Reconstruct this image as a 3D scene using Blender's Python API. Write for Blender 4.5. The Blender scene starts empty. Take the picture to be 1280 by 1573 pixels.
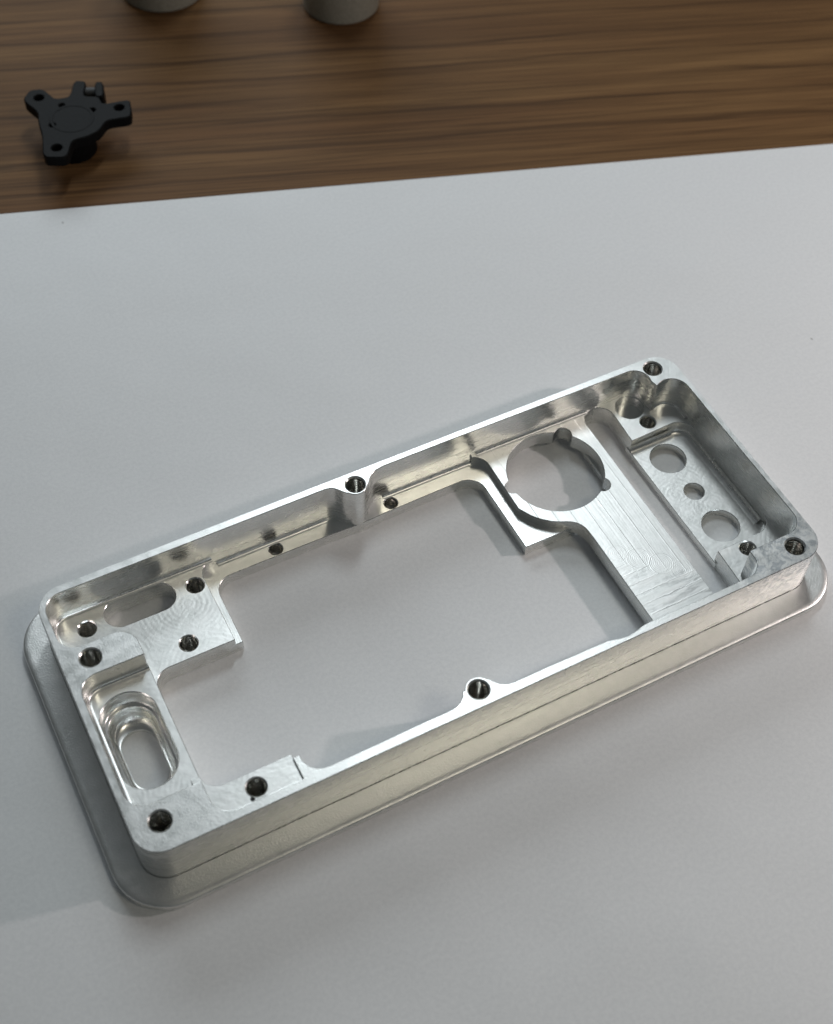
import bpy, math, random
from mathutils import Vector, Matrix, Euler
from mathutils.geometry import delaunay_2d_cdt

MM = 0.001
random.seed(7)
scene = bpy.context.scene
col = scene.collection

# ------------------------------------------------------------------ camera
cam_data = bpy.data.cameras.new('camera')
cam = bpy.data.objects.new('camera', cam_data)
col.objects.link(cam)
cam.location = (-58.5177 * MM, -93.4931 * MM, 177.8448 * MM)
cam.rotation_euler = (0.6248663, -0.0324759, -0.4789420)
cam_data.sensor_fit = 'HORIZONTAL'
cam_data.sensor_width = 36.0
cam_data.lens = 2077.88 / 1280 * 36.0
cam_data.clip_start = 0.005
cam_data.clip_end = 20.0
cam_data.dof.use_dof = True
cam_data.dof.focus_distance = 0.212
cam_data.dof.aperture_fstop = 33.0
scene.camera = cam

# ------------------------------------------------------------------ world, lamps, exposure
world = bpy.data.worlds.new('World')
scene.world = world
world.use_nodes = True
bg = world.node_tree.nodes['Background']
bg.inputs[0].default_value = (0.90, 0.98, 1.0, 1)
bg.inputs[1].default_value = 0.07


def area_lamp(name, loc, target, sx, sy, watts, colour, roll=0.0):
    d = bpy.data.lights.new(name, 'AREA')
    d.shape = 'RECTANGLE'
    d.size, d.size_y = sx * MM, sy * MM
    d.energy = watts
    d.color = colour
    o = bpy.data.objects.new(name, d)
    col.objects.link(o)
    o.location = Vector(loc) * MM
    q = (Vector(target) - Vector(loc)).to_track_quat('-Z', 'Y')
    o.rotation_euler = (q @ Euler((0, 0, roll)).to_quaternion()).to_euler()
    return o


# cool ceiling lamp beyond the desk, and a small warm lamp to the right
area_lamp('ceiling_lamp', (150, 240, 440), (5, 20, 0), 60, 150, 0.50, (0.89, 0.97, 1.0), 0.0)
area_lamp('broad_fill', (70, 460, 250), (20, 150, 0), 300, 160, 0.83, (0.86, 0.95, 1.0), 0.0)  # broad cool fill added to brighten the far paper, no actual window
area_lamp('room_lamp', (125, -215, 380), (0, 0, 0), 90, 70, 0.17, (1.0, 0.92, 0.74), 0.0)
wl = bpy.data.lights.new('desk_lamp', 'POINT')
wl.energy = 0.56
wl.color = (1.0, 0.89, 0.86)
wl.shadow_soft_size = 5 * MM
wlo = bpy.data.objects.new('desk_lamp', wl)
col.objects.link(wlo)
wlo.location = (195 * MM, -74 * MM, 120 * MM)

scene.view_settings.view_transform = 'Standard'
scene.view_settings.look = 'None'
scene.view_settings.exposure = 0.0
scene.view_settings.gamma = 1.0
scene.render.engine = 'CYCLES'
scene.cycles.use_denoising = True
scene.cycles.max_bounces = 12
scene.cycles.diffuse_bounces = 4
scene.cycles.glossy_bounces = 8
scene.cycles.blur_glossy = 0.4
scene.cycles.sample_clamp_indirect = 6.0


# ------------------------------------------------------------------ node helpers
class NT:
    def __init__(self, name):
        self.m = bpy.data.materials.new(name)
        self.m.use_nodes = True
        self.t = self.m.node_tree
        self.p = self.t.nodes['Principled BSDF']
        tc = self.t.nodes.new('ShaderNodeTexCoord')
        mp = self.t.nodes.new('ShaderNodeVectorMath')
        mp.operation = 'SCALE'
        mp.inputs[3].default_value = 1000.0      # object coordinates in millimetres
        self.link(tc.outputs['Object'], mp.inputs[0])
        self.co = mp.outputs[0]

    def link(self, a, b):
        self.t.links.new(a, b)

    def node(self, typ, **kw):
        n = self.t.nodes.new(typ)
        for k, v in kw.items():
            setattr(n, k, v)
        return n

    def put(self, sock, v):
        if hasattr(v, 'is_linked'):
            self.link(v, sock)
        else:
            sock.default_value = v

    def stretch(self, v, rot=0.0, loc=(0, 0, 0)):
        n = self.node('ShaderNodeMapping')
        n.inputs['Scale'].default_value = v
        n.inputs['Rotation'].default_value = (0, 0, rot)
        n.inputs['Location'].default_value = loc
        self.link(self.co, n.inputs['Vector'])
        return n.outputs[0]

    def noise(self, vec, scale, detail=3, rough=0.55, dist=0.0):
        n = self.node('ShaderNodeTexNoise')
        self.link(vec, n.inputs['Vector'])
        n.inputs['Scale'].default_value = scale
        n.inputs['Detail'].default_value = detail
        n.inputs['Roughness'].default_value = rough
        n.inputs['Distortion'].default_value = dist
        return n.outputs['Fac']

    def math(self, op, a, b=0.0, c=0.0):
        n = self.node('ShaderNodeMath', operation=op)
        self.put(n.inputs[0], a)
        self.put(n.inputs[1], b)
        self.put(n.inputs[2], c)
        return n.outputs[0]

    def ramp(self, fac, lo, hi, a=0.0, b=1.0):
        n = self.node('ShaderNodeMapRange')
        n.interpolation_type = 'SMOOTHSTEP'
        self.put(n.inputs[0], fac)
        for i, v in enumerate((lo, hi, a, b)):
            self.put(n.inputs[i + 1], v)
        return n.outputs[0]

    def mix(self, fac, a, b):
        n = self.node('ShaderNodeMix', data_type='RGBA')
        self.put(n.inputs[0], fac)
        self.put(n.inputs[6], a)
        self.put(n.inputs[7], b)
        return n.outputs[2]

    def mixf(self, fac, a, b):
        n = self.node('ShaderNodeMix', data_type='FLOAT')
        self.put(n.inputs[0], fac)
        self.put(n.inputs[2], a)
        self.put(n.inputs[3], b)
        return n.outputs[0]

    def bump(self, h, dist_mm, normal=None, strength=1.0):
        n = self.node('ShaderNodeBump')
        n.inputs['Strength'].default_value = strength
        n.inputs['Distance'].default_value = dist_mm * MM
        self.link(h, n.inputs['Height'])
        if normal is not None:
            self.link(normal, n.inputs['Normal'])
        return n.outputs[0]

    def facing_up(self):
        g = self.node('ShaderNodeNewGeometry')
        s = self.node('ShaderNodeSeparateXYZ')
        self.link(g.outputs['True Normal'], s.inputs[0])
        return self.ramp(s.outputs[2], 0.75, 0.95)


TURNS = [(28.6, -5.6, 1.45), (31.2, -7.9, 1.8), (33.9, -10.3, 1.9), (36.1, -12.7, 1.7)]


def aluminium(name, floor_marks='fine', rough=(0.26, 0.40), base=0.86, wall=(0.21, 0.32), speckle=0.0, pits=(), stain=None):
    """bare milled aluminium: tool marks on level faces, lengthwise streaks on walls"""
    n = NT(name)
    up = n.facing_up()
    mott = n.noise(n.co, 0.55, 4, 0.6)
    fine = n.noise(n.co, 5.0, 3, 0.6)
    # walls: streaks left by the side of the cutter
    streak = n.noise(n.stretch((0.022, 0.022, 2.3)), 1.0, 4, 0.6)
    wall_h = n.math('ADD', n.math('MULTIPLY', streak, 0.16), n.math('MULTIPLY', fine, 0.035))
    if floor_marks == 'swirl':
        v = n.node('ShaderNodeTexVoronoi', voronoi_dimensions='2D')
        v.inputs['Scale'].default_value = 0.10
        warp = n.noise(n.co, 0.12, 2)
        wv = n.node('ShaderNodeVectorMath', operation='ADD')
        n.link(n.stretch((1, 1, 0)), wv.inputs[0])
        n.link(warp, wv.inputs[1])
        n.link(wv.outputs[0], v.inputs['Vector'])
        gate = n.ramp(n.noise(n.stretch((1, 1, 0), 0, (7, 3, 0)), 0.33, 3, 0.5), 0.30, 0.56)
        rings = n.math('MULTIPLY', n.math('SINE', n.math('MULTIPLY', v.outputs['Distance'], 85.0)), gate)
        cloud = n.noise(n.stretch((1.0, 1.5, 0), 0.5), 0.42, 2, 0.45, 0.7)
        cell = n.node('ShaderNodeSeparateColor')
        n.link(v.outputs['Color'], cell.inputs[0])
        floor_h = n.math('ADD', n.math('MULTIPLY', rings, 0.034),
                         n.math('ADD', n.math('ADD', n.math('MULTIPLY', cloud, 0.55), n.math('MULTIPLY', n.noise(n.stretch((1.0, 1.6, 0), -0.3), 1.15, 2, 0.5, 1.0), 0.26)), n.math('MULTIPLY', fine, 0.02)))
        rvar = n.ramp(mott, 0.30, 0.70, rough[0], rough[1])
    elif floor_marks == 'lanes':
        # long parallel cutter lanes that end in overlapping turning circles
        sx = n.node('ShaderNodeSeparateXYZ')
        n.link(n.co, sx.inputs[0])
        lane = n.math('PINGPONG', n.math('SUBTRACT', sx.outputs[0], 28.9), 1.3)
        ridge = n.ramp(lane, 0.0, 0.10, 1.0, 0.0)
        along = n.noise(n.stretch((3.0, 0.10, 0)), 1.0, 4, 0.6)
        cross = n.noise(n.stretch((0.22, 1.5, 0)), 1.0, 4, 0.6, 0.6)
        low = n.ramp(n.math('ADD', sx.outputs[1], n.math('MULTIPLY', n.math('SUBTRACT', sx.outputs[0], 28.5), 0.62)), -8.6, -6.6, 1.0, 0.0)
        patch = n.noise(n.stretch((1, 1, 0)), 0.7, 4, 0.6, 1.0)
        turn = 0.0
        for tx, ty, tr in TURNS:                    # where the cutter turned round
            d = n.node('ShaderNodeVectorMath', operation='DISTANCE')
            n.link(n.stretch((1, 1, 0)), d.inputs[0])
            d.inputs[1].default_value = (tx, ty, 0)
            edge = n.ramp(n.math('ABSOLUTE', n.math('SUBTRACT', d.outputs['Value'], tr)), 0.0, 0.10, 1.0, 0.0)
            arcs = n.math('MULTIPLY', n.math('SINE', n.math('MULTIPLY', d.outputs['Value'], 21.0)), n.ramp(d.outputs['Value'], tr, tr + 1.2, 0.22, 0.0))
            turn = n.math('ADD', turn, n.math('ADD', n.math('MULTIPLY', edge, 0.7), arcs))
        lanes = n.math('ADD', n.math('MULTIPLY', ridge, 0.32), n.math('MULTIPLY', along, 0.26))
        passes = n.ramp(n.math('PINGPONG', n.math('ADD', sx.outputs[1], n.math('MULTIPLY', patch, 0.5)), 0.95), 0.0, 0.12, 1.0, 0.0)
        floor_h = n.math('ADD', n.mixf(low, lanes, n.math('ADD', n.math('MULTIPLY', cross, 0.30), n.math('MULTIPLY', passes, 0.16))),
                         n.math('ADD', n.math('MULTIPLY', patch, 0.22), n.math('MULTIPLY', turn, 0.17)))
        rvar = n.mixf(low, n.ramp(along, 0.3, 0.7, rough[0] + 0.06, rough[1] + 0.03), n.ramp(cross, 0.35, 0.65, rough[0] - 0.03, rough[1] + 0.05))
    else:
        cross = n.node('ShaderNodeTexWave')
        cross.inputs['Scale'].default_value = 1.4
        cross.inputs['Distortion'].default_value = 3.0
        cross.inputs['Detail'].default_value = 2.0
        n.link(n.stretch((1, 1, 0), 0.6), cross.inputs['Vector'])
        spot = n.noise(n.co, 2.2, 3, 0.6)
        floor_h = n.math('ADD', n.math('MULTIPLY', cross.outputs['Fac'], 0.05),
                         n.math('ADD', n.math('MULTIPLY', spot, 0.12), n.math('MULTIPLY', fine, 0.03)))
        rvar = n.ramp(mott, 0.25, 0.75, rough[0], rough[1])
    wr = n.ramp(n.math('ADD', n.math('MULTIPLY', streak, 0.6), n.math('MULTIPLY', mott, 0.4)), 0.35, 0.65, wall[0], wall[1])
    n.link(n.mixf(up, wr, rvar), n.p.inputs['Roughness'])
    if speckle:
        grit = n.noise(n.co, 3.6, 2, 0.5)
        floor_h = n.math('ADD', floor_h, n.math('MULTIPLY', grit, speckle))
    h = n.mixf(up, wall_h, floor_h)
    n.link(n.bump(h, 0.05), n.p.inputs['Normal'])
    tone = n.mix(n.ramp(mott, 0.3, 0.7), (base * 0.93, base * 0.94, base * 0.92, 1), (base, base, base * 0.985, 1))
    if stain:                                       # oily discolouration left on the metal
        d = n.node('ShaderNodeVectorMath', operation='DISTANCE')
        n.link(n.co, d.inputs[0])
        d.inputs[1].default_value = stain[:3]
        blot = n.noise(n.co, 0.75, 5, 0.65, 1.0)
        f = n.math('MULTIPLY', n.ramp(d.outputs['Value'], stain[3] * 0.35, stain[3], 1.0, 0.0), n.ramp(blot, 0.40, 0.62))
        tone = n.mix(n.math('MULTIPLY', f, 0.62), tone, (0.30, 0.34, 0.38, 1))
    for px, py, pz, pr in pits:
        d = n.node('ShaderNodeVectorMath', operation='DISTANCE')
        n.link(n.co, d.inputs[0])
        d.inputs[1].default_value = (px, py, pz)
        tone = n.mix(n.ramp(d.outputs['Value'], pr * 0.6, pr, 1.0, 0.0), tone, (0.03, 0.03, 0.03, 1))
    n.link(tone, n.p.inputs['Base Color'])
    n.p.inputs['Metallic'].default_value = 1.0
    return n.m


def steel():
    n = NT('thread_steel')
    n.p.inputs['Base Color'].default_value = (0.58, 0.57, 0.54, 1)
    n.p.inputs['Metallic'].default_value = 1.0
    n.p.inputs['Roughness'].default_value = 0.20
    return n.m


def paper_material():
    n = NT('paper')
    fib = n.noise(n.co, 1.6, 5, 0.7)
    big = n.noise(n.co, 0.03, 2, 0.5)
    c = n.mix(n.ramp(fib, 0.3, 0.7), (0.725, 0.735, 0.75, 1), (0.79, 0.798, 0.81, 1))
    fine = n.noise(n.co, 4.5, 3, 0.7)
    c = n.mix(n.ramp(fine, 0.60, 0.80, 0.0, 0.35), c, (0.60, 0.61, 0.63, 1))
    speck = n.node('ShaderNodeTexVoronoi', voronoi_dimensions='2D')
    speck.inputs['Scale'].default_value = 0.012
    n.link(n.stretch((1, 0.55, 1), 0.5), speck.inputs['Vector'])
    dot = n.ramp(speck.outputs['Distance'], 0.0010, 0.003, 0.5, 0.0)
    c = n.mix(dot, c, (0.12, 0.11, 0.10, 1))
    n.link(c, n.p.inputs['Base Color'])
    n.p.inputs['Roughness'].default_value = 0.62
    n.p.inputs['Specular IOR Level'].default_value = 0.35
    n.link(n.bump(n.math('ADD', n.math('MULTIPLY', fib, 0.5), n.math('MULTIPLY', big, 20.0)), 0.05), n.p.inputs['Normal'])
    return n.m


def wood_material():
    n = NT('desk_wood')
    ang = -0.33
    r = ang
    # grain runs along the paper's far edge
    base_vec = n.stretch((1, 1, 1), -r)
    def along(sx, sy, off=0.0):
        m = n.node('ShaderNodeMapping')
        m.inputs['Scale'].default_value = (sx, sy, 1)
        m.inputs['Location'].default_value = (off, off * 0.7, 0)
        n.link(base_vec, m.inputs['Vector'])
        return m.outputs[0]
    broad = n.noise(along(0.006, 0.075), 1.0, 3, 0.5, 0.4)
    mid = n.noise(along(0.012, 0.32, 3.1), 1.0, 4, 0.6, 0.3)
    fine = n.noise(along(0.03, 3.0, 8.3), 1.0, 4, 0.65)
    warp = n.noise(along(0.011, 0.05, 5.0), 1.0, 3, 0.5)
    sep = n.node('ShaderNodeSeparateXYZ')
    n.link(base_vec, sep.inputs[0])
    yy = n.math('ADD', sep.outputs[1], n.math('MULTIPLY', warp, 9.0))
    yy2 = n.math('ADD', yy, n.math('MULTIPLY', mid, 1.1))
    line = n.math('PINGPONG', yy2, 3.9)
    gate = n.noise(along(0.010, 0.14, 12.0), 1.0, 2, 0.5)
    vein = n.math('MULTIPLY', n.ramp(line, 0.0, 0.85, 1.0, 0.0), n.ramp(gate, 0.36, 0.50))
    c = n.mix(n.ramp(broad, 0.3, 0.7), (0.160, 0.080, 0.034, 1), (0.212, 0.116, 0.049, 1))
    c = n.mix(n.ramp(mid, 0.35, 0.68, 0.0, 0.5), c, (0.084, 0.042, 0.018, 1))
    c = n.mix(n.math('MULTIPLY', vein, 0.58), c, (0.042, 0.021, 0.010, 1))
    c = n.mix(n.ramp(fine, 0.40, 0.70, 0.0, 0.72), c, (0.052, 0.026, 0.012, 1))
    n.link(c, n.p.inputs['Base Color'])
    n.p.inputs['Roughness'].default_value = 0.6
    n.p.inputs['Specular IOR Level'].default_value = 0.10
    n.link(n.bump(n.math('ADD', n.math('MULTIPLY', fine, 0.5), n.math('MULTIPLY', vein, -0.5)), 0.06), n.p.inputs['Normal'])
    return n.m


def plain(name, colour, rough, noise_scale=3.0, bump=0.03):
    n = NT(name)
    f = n.noise(n.co, noise_scale, 4, 0.6)
    lo = tuple(v * 0.85 for v in colour) + (1,)
    hi = tuple(min(1, v * 1.12) for v in colour) + (1,)
    n.link(n.mix(n.ramp(f, 0.3, 0.7), lo, hi), n.p.inputs['Base Color'])
    n.p.inputs['Roughness'].default_value = rough
    n.link(n.bump(f, bump), n.p.inputs['Normal'])
    return n.m


M_FINE = aluminium('milled_rim', 'fine', (0.32, 0.42), speckle=0.34, stain=(48.0, -19.0, 10.5, 12.0))
M_PLAIN = aluminium('milled_plain', 'fine', (0.31, 0.35))
M_SWIRL = aluminium('milled_swirl', 'swirl', (0.38, 0.44), pits=((-38.9, -20.55, 10.1, 0.42),))
M_LANES = aluminium('milled_lanes', 'lanes', (0.32, 0.42), 0.80)
M_FLANGE = aluminium('milled_flange', 'fine', (0.38, 0.43), 0.84, speckle=0.60, pits=((-58.2, -23.6, 1.7, 0.28),))
M_STEEL = steel()
M_PAPER = paper_material()
M_WOOD = wood_material()
M_BLACK = plain('black_plastic', (0.0035, 0.0037, 0.004), 0.6, 1.5, 0.05)
M_BLACK.node_tree.nodes['Principled BSDF'].inputs['Specular IOR Level'].default_value = 0.10
M_GREY = plain('grey_coating', (0.25, 0.24, 0.20), 0.55, 2.0, 0.03)
M_ROD = plain('grey_rod', (0.06, 0.06, 0.06), 0.7, 2.0, 0.02)


# ------------------------------------------------------------------ geometry helpers (millimetres)
def area2(p):
    return sum(p[i][0] * p[(i + 1) % len(p)][1] - p[(i + 1) % len(p)][0] * p[i][1] for i in range(len(p)))


def ccw(p):
    return list(p) if area2(p) > 0 else list(reversed(p))


def cw(p):
    return list(reversed(ccw(p)))


def arc(cx, cy, r, a0, a1, n=10):
    """points on an arc, angles in degrees, a0 to a1 as given"""
    return [(cx + r * math.cos(math.radians(a0 + (a1 - a0) * i / n)),
             cy + r * math.sin(math.radians(a0 + (a1 - a0) * i / n))) for i in range(n + 1)]


def circle(cx, cy, r, n=32):
    return arc(cx, cy, r, 0, 360, n)[:-1]


def rrect(hx, hy, r, n=14):
    return (arc(hx - r, hy - r, r, 0, 90, n) + arc(-hx + r, hy - r, r, 90, 180, n)
            + arc(-hx + r, -hy + r, r, 180, 270, n) + arc(hx - r, -hy + r, r, 270, 360, n))


def racetrack_v(cx, y0, y1, r, n=18):
    return arc(cx, y1, r, 0, 180, n) + arc(cx, y0, r, 180, 360, n)


def racetrack_h(cy, x0, x1, r, n=18):
    return arc(x1, cy, r, -90, 90, n) + arc(x0, cy, r, 90, 270, n)


def clean(p, eps=0.01):
    o = []
    for q in p:
        if not o or math.hypot(q[0] - o[-1][0], q[1] - o[-1][1]) > eps:
            o.append(q)
    if math.hypot(o[0][0] - o[-1][0], o[0][1] - o[-1][1]) <= eps:
        o.pop()
    return o


def offset(p, d):
    """moves a closed outline to the left of its direction of travel by d"""
    n, o = len(p), []
    for i in range(n):
        a, b, c = p[i - 1], p[i], p[(i + 1) % n]
        u = Vector((b[0] - a[0], b[1] - a[1])).normalized()
        v = Vector((c[0] - b[0], c[1] - b[1])).normalized()
        nu, nv = Vector((-u.y, u.x)), Vector((-v.y, v.x))
        m = nu + nv
        if m.length < 1e-6:
            m = nu.copy()
        m.normalize()
        k = min(d / max(m.dot(nu), 0.45), d * 2.2) if d >= 0 else max(d / max(m.dot(nu), 0.45), d * 2.2)
        o.append((b[0] + m.x * k, b[1] + m.y * k))
    return o


class MB:
    def __init__(self):
        self.v, self.f = [], []

    def add(self, x, y, z):
        self.v.append((x * MM, y * MM, z * MM))
        return len(self.v) - 1

    def ring(self, p, z):
        return [self.add(x, y, z) for x, y in p]

    def bridge(self, a, b):
        n = len(a)
        for i in range(n):
            j = (i + 1) % n
            self.f.append((a[i], a[j], b[j], b[i]))

    def cap(self, loops, z, up=True):
        pts, faces = [], []
        for lp in loops:
            ids = list(range(len(pts), len(pts) + len(lp)))
            faces.append(ids if area2(lp) > 0 else ids[::-1])
            pts += [Vector((q[0], q[1])) for q in lp]
        vs, _, fs, _, _, of = delaunay_2d_cdt(pts, [], faces, 1, 1e-5)
        idx = [self.add(q.x, q.y, z) for q in vs]
        for f, src in zip(fs, of):
            if src == [0] or (len(src) == 1 and src[0] == 0):
                t = [idx[i] for i in f]
                a, b, c = (vs[i] for i in f[:3])
                s = (b - a).cross(c - a)
                if (s > 0) != up:
                    t.reverse()
                self.f.append(tuple(t))

    def prism(self, outer, holes, z0, z1, ch=0.10, hole_ch=None, bottom=True, chb=0.0, rounds=0, roll=1.0):
        """upright block with a small chamfer on every upper edge"""
        loops = [clean(ccw(outer))] + [clean(cw(h)) for h in holes]
        tops, bots = [], []
        for k, lp in enumerate(loops):
            c = ch if k == 0 or hole_ch is None else hole_ch[k - 1]
            base = offset(lp, chb) if chb else lp
            r0 = self.ring(base, z0)
            if chb:
                rb = self.ring(lp, z0 + chb)
                self.bridge(r0, rb)
                r0 = rb
            r1 = self.ring(lp, z1 - c)
            self.bridge(r0, r1)
            if rounds and k == 0:
                for i in range(1, rounds):
                    t = math.pi / 2 * i / rounds
                    r2 = self.ring(offset(lp, c * roll * (1 - math.cos(t))), z1 - c + c * math.sin(t))
                    self.bridge(r1, r2)
                    r1 = r2
            top = offset(lp, c * roll if rounds and k == 0 else c)
            r2 = self.ring(top, z1)
            self.bridge(r1, r2)
            tops.append(top)
            bots.append(base)
        self.cap(tops, z1, True)
        if bottom:
            self.cap(bots, z0, False)

    def loft(self, rings):
        """rings: (outline, z) with equal point counts, first one outermost; faces look at the axis side"""
        prev = None
        for p, z in rings:
            r = self.ring(p, z)
            if prev:
                self.bridge(r, prev)
            prev = r

    def fillet(self, path, z, r, n=5):
        """concave quarter round along an open wall line; the floor lies to the left of travel"""
        path = [Vector(p) for p in path]
        nrm = []
        for i in range(len(path)):
            a = path[max(i - 1, 0)]
            c = path[min(i + 1, len(path) - 1)]
            u = (c - a).normalized()
            nrm.append(Vector((-u.y, u.x)))
        rows = []
        for k in range(n + 1):
            t = math.pi / 2 * k / n
            off, h = r - r * math.cos(t), r - r * math.sin(t)
            rows.append([self.add(p.x + q.x * off, p.y + q.y * off, z + h + 0.004) for p, q in zip(path, nrm)])
        for k in range(n):
            for i in range(len(path) - 1):
                self.f.append((rows[k][i], rows[k + 1][i], rows[k + 1][i + 1], rows[k][i + 1]))

    def build(self, name, mat, parent=None, smooth=32, loc=None):
        me = bpy.data.meshes.new(name)
        me.from_pydata(self.v, [], self.f)
        me.materials.append(mat)
        me.validate()
        me.update()
        for p in me.polygons:
            p.use_smooth = True
        me.set_sharp_from_angle(angle=math.radians(smooth))
        o = bpy.data.objects.new(name, me)
        col.objects.link(o)
        if parent is not None:
            o.parent = parent
        if loc is not None:
            o.location = Vector(loc) * MM
        return o


def tag(o, label=None, cat=None, group=None, kind=None):
    for k, v in (('label', label), ('category', cat), ('group', group), ('kind', kind)):
        if v:
            o[k] = v
    return o


def empty(name, loc, rz=0.0):
    o = bpy.data.objects.new(name, None)
    o.empty_display_size = 0.01
    col.objects.link(o)
    o.location = Vector(loc) * MM
    o.rotation_euler = (0, 0, rz)
    return o


# ------------------------------------------------------------------ setting: desk top and paper
PAPER_TOP = 0.0
PAPER_T = 0.7
desk = MB()
desk.prism([(-620, -420), (780, -420), (780, 420), (-620, 420)], [], -25, -PAPER_T - 0.05, 2.0)
tag(desk.build('desk_top', M_WOOD), kind='structure')

pa = math.atan2(-0.3265, 1.0)
ux, uy = math.cos(pa), math.sin(pa)
ctr = (43.1, 89.7)
def on_paper(t, d):
    return (ctr[0] + t * ux + d * uy, ctr[1] + t * uy - d * ux)
pm = MB()
NXP, NYP = 60, 42
def paper_z(t, d):
    return 0.0
sheet = [on_paper(-150, 0), on_paper(147, 0), on_paper(147, 210), on_paper(-150, 210)]
pm.prism(sheet, [], -PAPER_T, 0.0, 0.06)
paper = pm.build('paper_sheet', M_PAPER)
tag(paper, 'white paper lying on the brown wooden desk under the metal frame', 'paper')

# ------------------------------------------------------------------ the machined frame
T = 10.52                      # rim height
UP, LOW, SUNK, MIDF = 4.1, 2.3, 1.6, 6.6
frame = empty('machined_frame', (0, 0, 0))
tag(frame, 'silver milled aluminium enclosure frame with pockets, slots and threaded holes lying on white paper', 'metal frame')

# flange round the foot
fl = MB()
fl.prism(rrect(58.97, 26.39, 8.0), [rrect(55.04, 22.46, 4.04)], 0.0, 1.7, 0.32, [0.04], chb=0.38, rounds=8, roll=3.0)
fl.build('flange', M_FLANGE, frame)

# rim: outer wall, bosses and corner blocks as one solid
inner = []
inner += arc(-51.1, 14.2, 2.85, 235, 180, 6)                # left pocket, front-left corner
inner += arc(-51.15, 18.3, 2.85, 180, 90, 10)               # left pocket, back-left corner
inner += [(-30, 21.12), (-8.7, 21.2)]
inner += [(-7.75, 21.0), (-7.1, 20.45), (-6.6, 19.75), (-6.05, 19.1)]
inner += arc(-4.2, 19.95, 1.82, 214, 321, 10)
inner += [(-2.1, 19.4), (-1.6, 20.05), (-1.0, 20.7), (-0.1, 21.15), (1.4, 21.35)]
inner += [(12, 21.36), (36, 21.2)]
inner += arc(46.65, 18.6, 2.6, 90, -18, 14)                 # back-right round pocket
inner += arc(51.2, 14.2, 2.85, 128, 0, 14)                  # back-right corner of the end pocket
inner += arc(51.25, -14.55, 2.85, 0, -90, 10)               # front-right corner
inner += [(47, -17.41), (44.0, -17.42), (43.82, -17.55)]
inner += arc(41.1, -18.55, 2.68, 5, -90, 10)
inner += [(32, -21.25), (23.2, -21.2), (22.2, -21.27), (21.2, -21.5), (20.2, -21.7), (19.2, -21.76), (18.2, -21.65),
          (17.2, -21.4), (16.2, -21.15), (13.4, -21.08), (6.0, -20.98), (1.0, -20.97), (-0.1, -20.88)]
inner += [(-0.75, -20.6), (-1.3, -20.2), (-1.8, -19.6), (-2.25, -18.95)]
inner += arc(-4.25, -19.8, 2.0, 30, 160, 12)
inner += [(-6.45, -18.95), (-6.85, -19.75), (-7.5, -20.35), (-8.4, -20.75), (-9.4, -20.9)]
inner += [(-15, -20.88), (-20.4, -20.95), (-27.9, -20.95)]
inner += arc(-28.0, -18.1, 2.82, 270, 188, 9)
inner += [(-30.78, -17.68), (-31.76, -17.66), (-31.78, -21.03), (-36.8, -21.05)]
inner += arc(-41.2, -18.25, 2.8, 270, 180, 10)
inner += [(-44.0, -15.33)]
inner += arc(-51.05, -12.48, 2.85, 270, 180, 10)
inner += arc(-50.95, 3.4, 2.85, 180, 90, 10)
inner += [(-43.85, 6.22)]
inner += arc(-46.7, 8.55, 2.83, 0, 90, 10)
inner += arc(-51.1, 14.2, 2.85, 270, 240, 4)

top_holes = [(-50.79, 8.98), (-50.9, -18.13), (-4.31, -19.77), (-4.12, 20.01), (50.9, 20.0), (50.61, -19.78)]
rim = MB()
rim.prism(rrect(55.0, 22.42, 4.0), [inner] + [circle(x, y, 1.46) for x, y in top_holes], 0.012, T, 0.09,
          [0.09] + [0.22] * 6)
rim.build('rim', M_FINE, frame)

# left floor with the racetrack slot and three tapped holes
left_holes = [(-32.18, 17.81), (-49.3, 17.72), (-36.83, 8.82)]
lf = MB()
outline = [(-51.6, 21.8), (-54.5, 18.8), (-54.5, 5.0), (-44.2, 5.0), (-44.2, 1.0), (-43.45, 1.0), (-43.45, 3.9)]
outline += arc(-40.9, 3.8, 2.55, 180, 90, 8)
outline += [(-30.5, 6.38), (-30.52, 18.3)] + arc(-27.75, 18.35, 2.8, 180, 100, 8) + [(-28.2, 21.8)]
lf.prism(outline, [racetrack_h(18.22, -43.9, -37.8, 2.5)] + [circle(x, y, 1.32) for x, y in left_holes], 0.02, UP, 0.08,
         [0.08] + [0.18] * 3, chb=0.3)
lf.fillet([(-28.2, 21.12), (-40, 21.13)] + arc(-51.15, 18.3, 2.84, 90, 180, 8) + [(-53.98, 14.2)], UP, 0.62)
lf.build('left_floor', M_SWIRL, frame)

# low strip along the back, running into the low tab beside the round opening
low_holes = [(-18.15, 19.72), (2.04, 19.73)]
st = MB()
outline = [(-31.5, 21.8), (-31.5, 6.55), (-29.28, 6.55), (-29.2, 15.45)]
outline += arc(-26.25, 15.45, 2.95, 180, 90, 9)
outline += [(-9, 18.36), (-5.4, 18.2), (-3, 18.2), (1, 18.40), (12.9, 18.6)] + arc(14.2, 15.6, 3.0, 98, 0, 9)
outline += [(17.3, 2.66), (26.6, 2.57)] + arc(28.4, 12.5, 9.0, 258, 190, 12) + [(19.5, 21.8)]
st.prism(outline, [circle(x, y, 1.08) for x, y in low_holes], 0.03, LOW, 0.08, [0.15] * 2, chb=0.10)
st.fillet([(17.4, 21.3), (12, 21.36), (1.4, 21.35)], LOW, 0.6)
st.fillet([(-8.7, 21.2), (-27.4, 21.13)], LOW, 0.6)
st.build('back_strip', M_PLAIN, frame)

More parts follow.
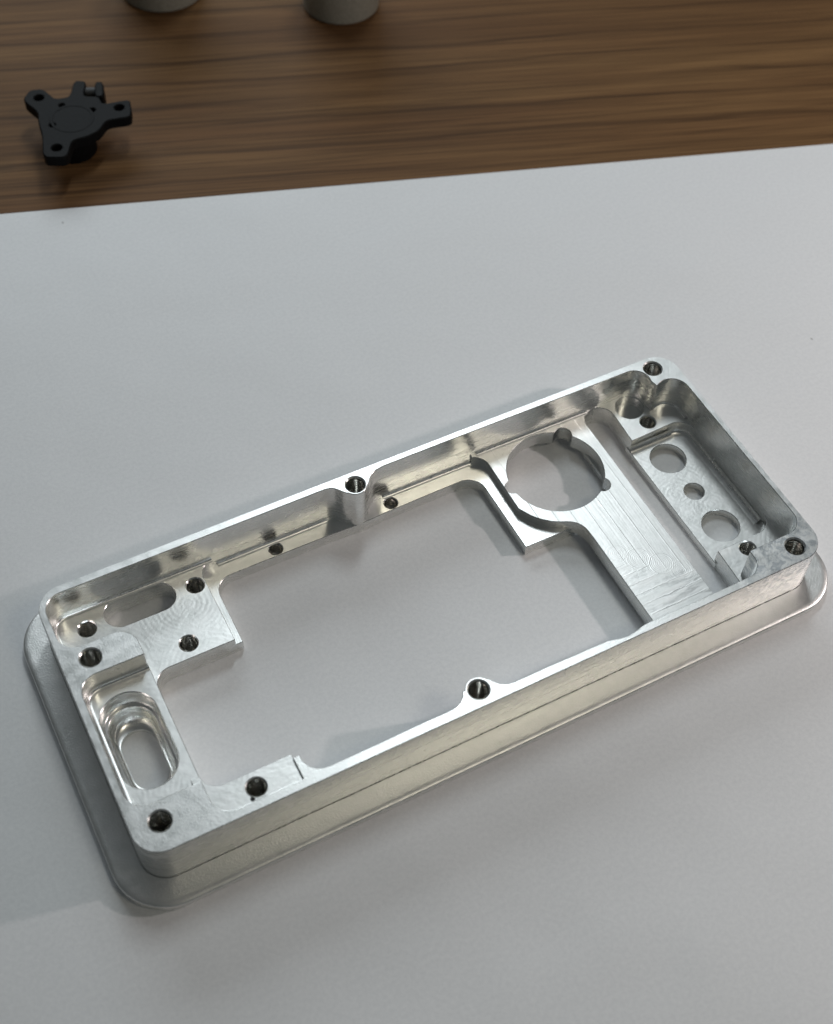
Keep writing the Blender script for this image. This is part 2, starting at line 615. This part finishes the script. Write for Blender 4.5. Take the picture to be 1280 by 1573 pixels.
# bridge plate with the notched round opening
CX, CY, CR = 28.4, 12.5, 8.02
def notched_circle():
    notch = [(-46, 1.35), (50, 1.45), (178, 1.3)]
    pts = []
    for i in range(240):
        a = 2 * math.pi * i / 240
        d = Vector((math.cos(a), math.sin(a)))
        r = CR
        for na, nr in notch:
            q = math.radians(na)
            c = Vector((math.cos(q), math.sin(q))) * (CR - 0.15)
            b = d.dot(c)
            disc = b * b - c.length_squared + nr * nr
            if disc > 0:
                r = max(r, b + math.sqrt(disc))
        pts.append((CX + d.x * r, CY + d.y * r))
    return pts
br = MB()
outline = [(17.6, 21.8)] + arc(16.5, 18.35, 2.8, 70, 0, 8)
outline += [(19.22, 12.0), (19.2, 8.65)]
outline += [(20.2, 6.75), (20.95, 5.75), (21.8, 4.9), (22.75, 4.1), (23.8, 3.5), (24.7, 3.1), (25.45, 2.7), (26.1, 2.15), (26.55, 1.5),
            (26.85, 0.7), (26.95, -0.2), (27.0, -1.5), (27.0, -21.7), (38.1, -21.7), (38.1, 18.5)]
outline += arc(40.75, 18.5, 2.65, 180, 98, 9) + [(40.3, 21.8)]
br.prism(outline, [notched_circle()], 1.35, UP, 0.07)
br.fillet([(39.6, 21.18), (36, 21.2), (18.4, 21.32)], UP, 0.62)
br.build('bridge_plate', M_LANES, frame)
rib = MB()
rib.prism([(36.0, 21.7), (36.0, -21.6), (38.05, -21.6), (38.05, 18.5)] + arc(40.75, 18.5, 2.7, 180, 127, 6) + [(39.2, 21.7)], [], 0.02, 1.6, 0.02)
rib.build('rib', M_PLAIN, frame)

# end floor: two ledges and the sunken panel with three round openings
ledge_holes = [(47.74, 14.64), (47.8, -13.92)]
lb = MB()
outline = [(43.35, 18.5)] + arc(40.75, 18.5, 2.65, 0, 82, 9) + [(41.2, 21.8), (51.6, 21.8), (54.6, 18.8), (54.6, 10.0)]
outline += arc(51.2, 9.75, 2.85, 0, 90, 8) + [(43.1, 12.35), (43.35, 17.5)]
lb.prism(outline, [circle(ledge_holes[0][0], ledge_holes[0][1], 1.28), circle(46.62, 18.62, 2.45, 40)], 0.02, UP, 0.08, [0.18, 0.05])
lb.fillet([(54.05, 12.5), (54.05, 14.2)] + arc(51.2, 14.2, 2.85, 8, 120, 10), UP, 0.55)
lb.build('ledge', M_SWIRL, frame)
bc = MB()      # bottom of the deep round pocket, with its small drilled eye
bc.prism(circle(46.62, 18.62, 2.6, 40), [circle(45.3, 17.9, 0.62, 20)], 0.02, 1.9, 0.02)
bc.build('pocket_bottom', M_PLAIN, frame)

lf2 = MB()
outline = [(43.2, -12.3), (50.0, -12.3), (51.2, -12.3)] + arc(51.2, -9.45, 2.85, 270, 360, 8) + [(54.6, -9.4), (54.6, -18.8), (51.6, -21.8), (42.85, -21.8)]
lf2.prism(outline, [circle(ledge_holes[1][0], ledge_holes[1][1], 1.28)], 0.02, UP, 0.08, [0.18])
lf2.build('ledge', M_SWIRL, frame)

sp = MB()
eyes = [(47.98, 8.05, 3.02), (48.03, 0.44, 1.67), (47.99, -7.22, 3.08)]
sp.prism([(42.95, 13.2), (42.95, -13.0), (54.6, -13.0), (54.6, 13.2)], [circle(x, y, r, 48) for x, y, r in eyes], 0.02, SUNK, 0.06, [0.1] * 3, chb=0.3)
sp.fillet([(51.2, 12.33), (43.0, 12.33)], SUNK, 1.15, 8)
sp.fillet([(54.04, -9.4), (54.04, 9.75)] + arc(51.2, 9.75, 2.84, 0, 90, 8), SUNK, 1.1)
sp.build('sunken_panel', M_SWIRL, frame)

# raised floor on the left with the stepped racetrack recess
ov = MB()
ov.prism([(-54.5, 6.9), (-54.5, -16.0), (-43.7, -16.0), (-43.65, 6.9)], [racetrack_v(-49.0, -7.55, -0.2, 4.08)], 0.02, MIDF, 0.10, [0.14])
ov.fillet([(-43.75, 6.2), (-50.95, 6.22)] + arc(-50.95, 3.4, 2.83, 90, 180, 8)
          + [(-53.88, -12.48)] + arc(-51.05, -12.48, 2.83, 180, 265, 8), MIDF, 0.7)
ov.build('raised_floor', M_SWIRL, frame)
rc = MB()
def rt(r, y0, y1):
    return racetrack_v(-49.0, y0, y1, r, 20)
rings = [(rt(4.10, -7.55, -0.2), MIDF - 0.1), (rt(4.10, -7.55, -0.2), 5.15), (rt(4.02, -7.55, -0.2), 4.9), (rt(3.95, -7.52, -0.23), 4.2),
         (rt(3.75, -7.5, -0.3), 3.98), (rt(3.50, -7.4, -0.42), 3.95), (rt(3.40, -7.35, -0.45), 3.85), (rt(3.36, -7.3, -0.5), 2.7),
         (rt(3.30, -7.3, -0.52), 2.62), (rt(3.33, -7.3, -0.5), 2.5)]
for k in range(1, 7):
    t = math.pi / 2 * k / 6
    s = 1 - math.cos(t)
    rings.append((rt(3.33 - 0.72 * s, -7.3 + 1.0 * s, -0.5 - 1.3 * s), 2.5 - 1.75 * math.sin(t)))
rings += [(rt(2.58, -6.28, -1.82), 0.62), (rt(2.58, -6.28, -1.82), 0.03)]
rc.loft(rings)
rc.build('stepped_recess', M_PLAIN, frame, 50)

# pad in the front-left corner
pad = MB()
PADZ = 10.1
outline = [(-45.2, -14.4), (-43.95, -14.4)] + arc(-41.35, -14.3, 2.6, 184, 270, 9) + [(-31.7, -16.87), (-31.7, -21.7), (-45.2, -21.7)]
pad.prism(outline, [circle(-37.78, -19.19, 1.36)], 0.02, PADZ, 0.06, [0.18])
pad.build('corner_pad', M_SWIRL, frame)


# coiled steel thread in every tapped hole
def coil(radius, depth, pitch=0.56, seg=30):
    """threaded sleeve: a V-profile that winds down the hole"""
    m = MB()
    rows = []
    per = 4
    for i in range(int(depth / pitch * per) + 1):
        row = []
        for k in range(seg):
            a = 2 * math.pi * k / seg
            ph = (i / per + k / seg) % 1.0
            tri = abs(2 * ph - 1)
            row.append(m.add((radius + 0.16 * (tri - 0.5)) * math.cos(a), (radius + 0.16 * (tri - 0.5)) * math.sin(a), -pitch * i / per))
        rows.append(row)
    for p, q in zip(rows, rows[1:]):
        m.bridge(p, q)
    return m


def place_coils(spots, z, radius, depth):
    first = None
    for x, y in spots:
        if first is None:
            first = coil(radius, depth).build('thread_insert', M_STEEL, frame, 25, (x, y, z))
        else:
            o = first.copy()
            o.parent = frame
            o.location = (x * MM, y * MM, z * MM)
            o.rotation_euler = (0, 0, random.uniform(0, 6.28))
            col.objects.link(o)


place_coils(top_holes, T - 0.35, 1.32, 9.5)
place_coils(left_holes + ledge_holes, UP - 0.3, 1.18, 3.6)
place_coils(low_holes, LOW - 0.25, 0.95, 1.9)
place_coils([(-37.78, -19.19)], PADZ - 0.3, 1.23, 9.0)

# ------------------------------------------------------------------ things on the desk
DESK = -PAPER_T - 0.05
def ground(px, py, z):
    """point on the level z seen at photograph pixel (used once, to lay out the small bracket)"""
    M = cam.rotation_euler.to_matrix()
    d = M @ Vector(((px - 640) / 2077.88, -(py - 786.5) / 2077.88, -1))
    t = (z - cam.location.z * 1000) / d.z
    return (cam.location.x * 1000 + d.x * t, cam.location.y * 1000 + d.y * t)


def chaikin(p, r=0.2, it=2):
    for _ in range(it):
        o = []
        for i in range(len(p)):
            a, b = p[i], p[(i + 1) % len(p)]
            o.append((a[0] * (1 - r) + b[0] * r, a[1] * (1 - r) + b[1] * r))
            o.append((a[0] * r + b[0] * (1 - r), a[1] * r + b[1] * (1 - r)))
        p = o
    return p


# small black bracket with four arms
BX, BY = -13.2, 128.0
bracket = empty('moulded_bracket', (BX, BY, DESK))
tag(bracket, 'small black plastic four-armed bracket with screw holes on the brown wooden desk', 'bracket')
def loc2(p):
    return [(x - BX, y - BY) for x, y in p]
body_line = [(-22.2, 118.6), (-18.0, 116.7), (-15.6, 121.0), (-12.5, 120.9), (-9.9, 121.6), (-7.6, 123.9), (-3.0, 122.9), (-1.9, 125.4), (-1.2, 128.2),
             (-6.6, 129.0), (-6.4, 131.6), (-9.2, 132.9), (-7.0, 137.2), (-9.1, 138.5), (-11.6, 134.0), (-14.4, 134.3), (-15.6, 138.6), (-18.2, 139.2),
             (-20.3, 136.8), (-18.8, 131.8), (-19.7, 129.0), (-20.2, 125.0)]
b = MB()
b.prism(loc2(chaikin(body_line, 0.16, 2)), [loc2(circle(x, y, r, 18)) for x, y, r in
        ((-17.2, 136.1, 0.95), (-4.0, 126.6, 0.95), (-18.9, 120.2, 1.0), (-13.9, 132.0, 0.55), (-9.0, 128.1, 0.6), (-17.5, 127.0, 0.6))],
        5.3, 7.4, 0.2, bottom=True)
b.build('body', M_BLACK, bracket)
b = MB()
b.prism(loc2(circle(-14.2, 127.6, 4.6, 40)), [], 0.0, 5.2, 0.2)
b.build('hub', M_BLACK, bracket)
b = MB()
b.prism(loc2(circle(-13.4, 127.3, 4.3, 40)), [loc2(circle(-13.4, 127.3, 3.7, 40))], 7.2, 7.46, 0.06)
b.build('ring', M_BLACK, bracket)
b = MB()
b.prism(loc2(chaikin([(-7.3, 131.5), (-5.6, 130.8), (-4.1, 135.4), (-5.6, 136.2)], 0.2, 1)), [], 3.6, 7.6, 0.25)
b.build('post', M_BLACK, bracket)
b = MB()
rows = []
for s in (0, 1):
    px, py = (-8.6, 135.9) if s == 0 else (-5.2, 134.4)
    d = Vector((3.4, -1.5, 0)).normalized()
    w = Vector((-d.y, d.x, 0))
    rows.append([b.add(px - BX + w.x * 0.95 * math.cos(a), py - BY + w.y * 0.95 * math.cos(a), 6.0 + 0.95 * math.sin(a))
                 for a in [2 * math.pi * k / 16 for k in range(16)]])
b.bridge(rows[0], rows[1])
b.f += [tuple(rows[0]), tuple(reversed(rows[1]))]
b.build('rod', M_ROD, bracket)

# two grey cylinders at the far edge of the view
def cylinder(x, y, r, h, label):
    root = empty('grey_cylinder', (x, y, DESK))
    tag(root, label, 'cylinder', 'grey cylinders at the far side of the desk')
    m = MB()
    m.prism(circle(0, 0, r, 56), [circle(0, 0, r * 0.62, 40)], 0.0, h, 0.5, [0.4], chb=0.5)
    m.build('shell', M_GREY, root)
    m = MB()
    m.prism(circle(0, 0, r * 0.63, 40), [], 0.05, h * 0.55, 0.1)
    m.build('core', M_GREY, root)
    return root
cylinder(21.6, 171.0, 9.2, 27, 'grey cylinder cut off by the top edge, left one, behind the black bracket')
cylinder(55.3, 149.6, 8.4, 27, 'grey cylinder cut off by the top edge, right one, standing clear on the bare desk')
